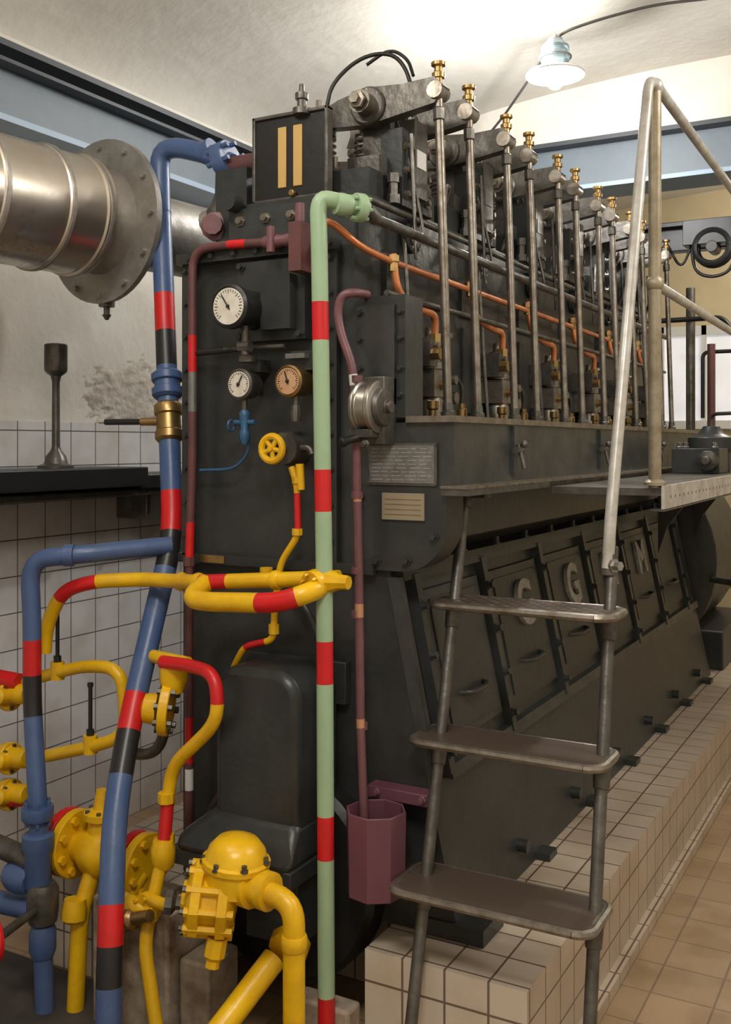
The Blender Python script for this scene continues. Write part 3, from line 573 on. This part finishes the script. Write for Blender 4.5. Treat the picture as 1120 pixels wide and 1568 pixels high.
b.lathe((-1.66,2.33,.58),(1,-.1,0),[(0,.06),(.03,.06),(.035,.045),(.06,.045),(.065,.052),(.09,.052),(.095,.035)],'yellow',16)
b.tube([(-1.62,2.32,.58),(-1.482,2.3,.58),(-1.482,2.3,.45),(-1.482,2.3,.0)],.030,'yellow',n=18,fil=.075)
b.lathe((-1.482,2.3,.455),(0,0,1),[(0,.033),(.008,.036),(.03,.036),(.038,.033)],'yellow',18)
b.tube([(-1.64,2.44,.33),(-1.72,2.1,.12),(-1.76,2.0,.02)],.036,'yellow',n=18); b.lathe((-1.62,2.5,.36),(.2,-.9,-.4),[(0,.06),(.03,.06),(.04,.04)],'yellow',10)
b.lathe((-1.83,2.30,.50),A,[(0,.02),(.04,.02),(.05,.035),(.07,.035)],'dirtysteel',8); b.lathe((-1.72,2.28,.44),(-.1,-.2,-1),[(0,.03),(.05,.03),(.06,.02),(.08,.02)],'yellow',8)
b.tube([(-2.03,2.36,.45),(-1.95,2.34,.45),(-1.86,2.32,.50)],.018,'yellow')
b.done()
# bucket
b=B('purple_drip_bucket',.004)
R0=.090; cx,cy=-1.395,2.60
ang=[2*PI*i/8+.2 for i in range(8)]
o=[(cx+R0*math.cos(a),cy+R0*math.sin(a)) for a in ang]; oi=[(cx+(R0-.007)*math.cos(a),cy+(R0-.007)*math.sin(a)) for a in ang]; ob=[(cx+(R0-.004)*math.cos(a),cy+(R0-.004)*math.sin(a)) for a in ang]
vs=[(x,y,.51) for x,y in ob]+[(x,y,.75) for x,y in o]+[(x,y,.75) for x,y in oi]+[(x,y,.56) for x,y in oi]
fs=[tuple(range(7,-1,-1))]
for L in range(3):
    for i in range(8): fs.append((L*8+i,L*8+(i+1)%8,(L+1)*8+(i+1)%8,(L+1)*8+i))
fs.append(tuple(range(24,32))); b.add(vs,fs,'bucket')
b.box(-1.475,-1.275,2.69,2.75,.745,.78,'bucket'); b.bolt((-1.44,2.69,.765),(0,-1,0),.01,.02,'bucket'); b.bolt((-1.29,2.69,.765),(0,-1,0),.01,.02,'bucket')
b.done()
# ------------------------------------------------------------------ exhaust
b=B('exhaust_silencer')
D=V((.12,.99,0)).normalized(); c0=V((-2.75,2.95,2.645))
b.lathe(c0-D*1.9,D,[(0,.218),(1.30,.218),(1.305,.223),(1.325,.223),(1.33,.218),(1.56,.218),(1.565,.223),(1.585,.223),(1.59,.218),(1.72,.218),(1.725,.226),(1.76,.226),(1.765,.21),(1.79,.18)],'stainless',56)
for d in (1.315,1.575,1.74): b.lathe(c0-D*(1.9-d)-D*.006,D,[(0,.222),(.0,.228),(.012,.228),(.012,.222)],'galv',56)
b.lathe(c0-D*.03,D,[(-.1,.17),(0,.20),(.001,.310),(.025,.310),(.026,.2),(.05,.17)],'galv',48)
b.lathe(c0,D,[(0,.155),(.55,.15),(.56,.17),(.6,.17)],'galv',32)
for i in range(12):
    ax,u,w=frame(D); a=2*PI*i/12; p=c0+(u*math.cos(a)+w*math.sin(a))*.28; b.lathe(p-D*.045,D,[(0,.012),(.02,.012)],'galv',6)
b.lathe(c0+V((0,0,-.30)),(0,0,-1),[(0,.03),(.02,.03),(.02,.012),(.05,.012),(.05,.018),(.07,.006)],'dirtysteel',8)
b.done()
# ------------------------------------------------------------------ ladder, platform, rails
b=B('step_ladder',.003)
LT,LB=V((-1.295,3.02,1.65)),V((-1.215,2.40,.0)); RT,RB=V((-.812,2.985,1.50)),V((-.728,2.40,.0))
b.tube([LT,LB],.0175,'dirtysteel',n=14); b.tube([RT,RB],.0175,'dirtysteel',n=14)
b.lathe(LB,(0,0,1),[(0,.035),(.01,.035),(.02,.022)],'dirtysteel',12); b.lathe(RB,(0,0,1),[(0,.035),(.01,.035),(.02,.022)],'dirtysteel',12)
b.lathe((-1.293,3.0,1.60),(0,.35,1),[(0,.026),(.05,.026)],'dirtysteel',12); b.box(-1.32,-1.22,3.0,3.05,1.63,1.655,'dirtysteel')
for z,y,x0,x1,dp in ((.57,2.49,-1.30,-.735,.21),(.935,2.655,-1.32,-.755,.19),(1.31,2.80,-1.325,-.768,.18)):
    r=.045; y0,y1=y,y+dp; pts=[]
    for cx,cy,a0 in ((x1-r,y0+r,-PI/2),(x1-r,y1-r,0),(x0+r,y1-r,PI/2),(x0+r,y0+r,PI)):
        pts+=[(cx+r*math.cos(a0+PI/2*i/5),cy+r*math.sin(a0+PI/2*i/5),z) for i in range(6)]
    b.prism(pts,(0,0,.016),'rodsteel')
    c=V(((x0+x1)/2,(y0+y1)/2,z+.0165)); b.add([c+(V((p[0],p[1],z+.0165))-c)*.955 for p in pts],[tuple(range(len(pts)))],'tread')
    b.tube([(p[0],p[1],z+.006) for p in pts],.012,'rodsteel',n=8,closed=True)
    for T0,B0 in ((LT,LB),(RT,RB)):
        p=B0+(T0-B0)*((z-.07)/T0.z); b.lathe(p,T0-B0,[(0,.022),(.05,.024),(.07,.03)],'dirtysteel',12)
b.done()
b=B('handrail')
b.tube([(-.815,2.94,1.44),(-.81,2.96,1.60),(-.79,3.33,2.97),(-.79,3.42,2.99),(-.79,6.8,2.95)],.0175,'railpaint',n=14,fil=.05)
b.lathe((-.815,2.95,1.42),(0,.1,1),[(0,.026),(.06,.026),(.06,.02),(.10,.02)],'dirtysteel',12); b.bolt((-.80,2.94,1.45),(1,-.5,0),.014,.03,'steel')
for y in (3.42,5.1,6.8):
    b.cyl((-.79,y,1.657),(-.79,y,2.98),.021,'railbrown'); b.lathe((-.79,y,1.665),(0,0,1),[(0,.035),(.01,.035),(.02,.022)],'railbrown'); b.sph((-.79,y,2.33),.03,'railbrown'); b.sph((-.79,y,2.98),.028,'railpaint')
b.cyl((-.79,3.40,2.33),(-.79,6.8,2.30),.0165,'railpaint')
b.done()
b=B('operating_platform',.002)
b.box(-1.145,-.76,3.42,6.9,1.63,1.655,'dirtysteel'); b.box(-.765,-.755,3.40,6.9,1.585,1.665,'railpaint'); b.box(-.80,-.755,3.40,6.9,1.58,1.588,'dirtysteel')
for i in range(46): b.lathe((-.7555,3.5+i*.07,1.625),(1,0,0),[(0,.006),(.001,.006)],'black',8)
for y in (5.7,6.7): b.prism([(-1.3,y,1.63),(-1.3,y,1.2),(-1.25,y,1.35),(-1.1,y,1.55),(-.8,y,1.60),(-.8,y,1.63)],(0,.02,0),'engine')
b.done()
b=B('governor_assembly',.005)
b.lathe((-1.0,5.6,1.656),(0,0,1),[(0,.1),(.1,.1),(.12,.12),(.18,.12),(.2,.07),(.24,.04)],'engine',20); b.box(-1.13,-.9,5.25,5.5,1.656,1.78,'engine'); b.lathe((-.95,5.25,1.72),(0,-1,0),[(0,.05),(.04,.05),(.05,.02),(.1,.02)],'dirtysteel')
for x,y in ((-1.1,5.3),(-.93,5.3),(-1.1,5.45)): b.bolt((x,y,1.78),(0,0,1),.014,.03,'dirtysteel')
b.tube([(-1.0,5.6,1.89),(-1.0,5.6,1.96),(-.88,5.5,1.96)],.010,'dirtysteel'); b.done()
# far pipes
b=B('exhaust_riser_pipes')
b.cyl((-1.42,7.95,.35),(-1.42,7.95,2.55),.03,'maroon'); b.cyl((-1.6,8.1,.35),(-1.6,8.1,3.0),.035,'dirtysteel')
b.tube([(-1.8,8,2.75),(-1.35,8,2.75),(-1.25,8,2.62),(-.9,8,2.6)],.02,'black'); b.tube([(-1.5,8.05,2.0),(-1.5,8.05,2.5),(-1.2,8.05,2.5),(-.9,8.05,2.4)],.015,'black')
b.done()
# ------------------------------------------------------------------ lamp
L=V((-1.58,4.78,3.60))
b=B('pendant_lamp')
b.lathe(L,(0,0,1),[(-.02,.140),(-.012,.142),(.0,.13),(.015,.08),(.03,.055),(.03,.05)],'white',32)
b.lathe(L+V((0,0,.03)),(0,0,1),[(0,.05),(.02,.068),(.09,.068),(.11,.05),(.13,.03)],'glassjar',20)
b.ring(L+V((0,0,.07)),(0,0,1),.075,.005,'plate')
b.lathe(L+V((0,0,.13)),(0,0,1),[(0,.04),(.03,.035),(.04,.01),(.05,.008)],'plate',14)
b.sph(L+V((0,0,-.045)),.04,'bulb'); b.done()
b=B('lamp_cable')
b.tube([(-2.27,5.60,3.60),(-2.1,5.45,3.66),(-1.75,5.0,3.72),(-1.58,4.78,3.78),(-1.40,4.85,3.84),(-1.15,4.95,3.90),(-.82,5.1,3.93),(-.3,5.1,3.93)],.007,'cable',fil=.1); b.done()

# ------------------------------------------------------------------ lights
def light(kind,name,loc,power,col,size=.1,rot=None,sy=None):
    l=bpy.data.lights.new(name,kind); l.energy=power; l.color=col
    if kind=='AREA':
        l.size=size
        if sy: l.shape='RECTANGLE'; l.size_y=sy
    else: l.shadow_soft_size=size
    o=bpy.data.objects.new(name,l); o.location=loc
    if rot: o.rotation_euler=rot
    bpy.context.scene.collection.objects.link(o); return o
light('POINT','bulb_light',(-1.58,4.78,3.50),75,(1,.99,.97),.05)
light('POINT','bulb_glow',(-1.74,4.66,3.70),30,(1,1,.98),.05)
light('AREA','fill_light_front',(-.4,.4,3.75),72,(1,.955,.88),.8,(0,0,0),.8)  # added unseen fill above the camera, brightens the engine front
light('POINT','fill_light_near',(-1.9,1.6,3.45),34,(1,.95,.87),.10)  # extra fill out of view on the near left, no fitting modelled
light('POINT','fill_light_rear',(-.6,7.6,3.5),60,(1,.94,.82),.1)  # added light for the far bay, source not seen
light('POINT','fill_light_aisle',(.6,3.6,3.5),62,(1,.965,.90),.1)  # fill put in from the aisle side, stands for no visible lamp
w=bpy.data.worlds.new('World'); bpy.context.scene.world=w; w.use_nodes=True
w.node_tree.nodes['Background'].inputs[0].default_value=(1,.9,.75,1); w.node_tree.nodes['Background'].inputs[1].default_value=.3
try: bpy.context.scene.view_settings.view_transform='Standard'
except Exception: pass
# ------------------------------------------------------------------ camera
cam=bpy.data.cameras.new('camera'); cam.lens=36; cam.sensor_width=36; cam.sensor_fit='AUTO'; cam.shift_y=-.066; cam.clip_start=.05
co=bpy.data.objects.new('camera',cam); co.location=(0,0,1.8); co.rotation_euler=(PI/2,0,math.radians(28.8))
bpy.context.scene.collection.objects.link(co); bpy.context.scene.camera=co
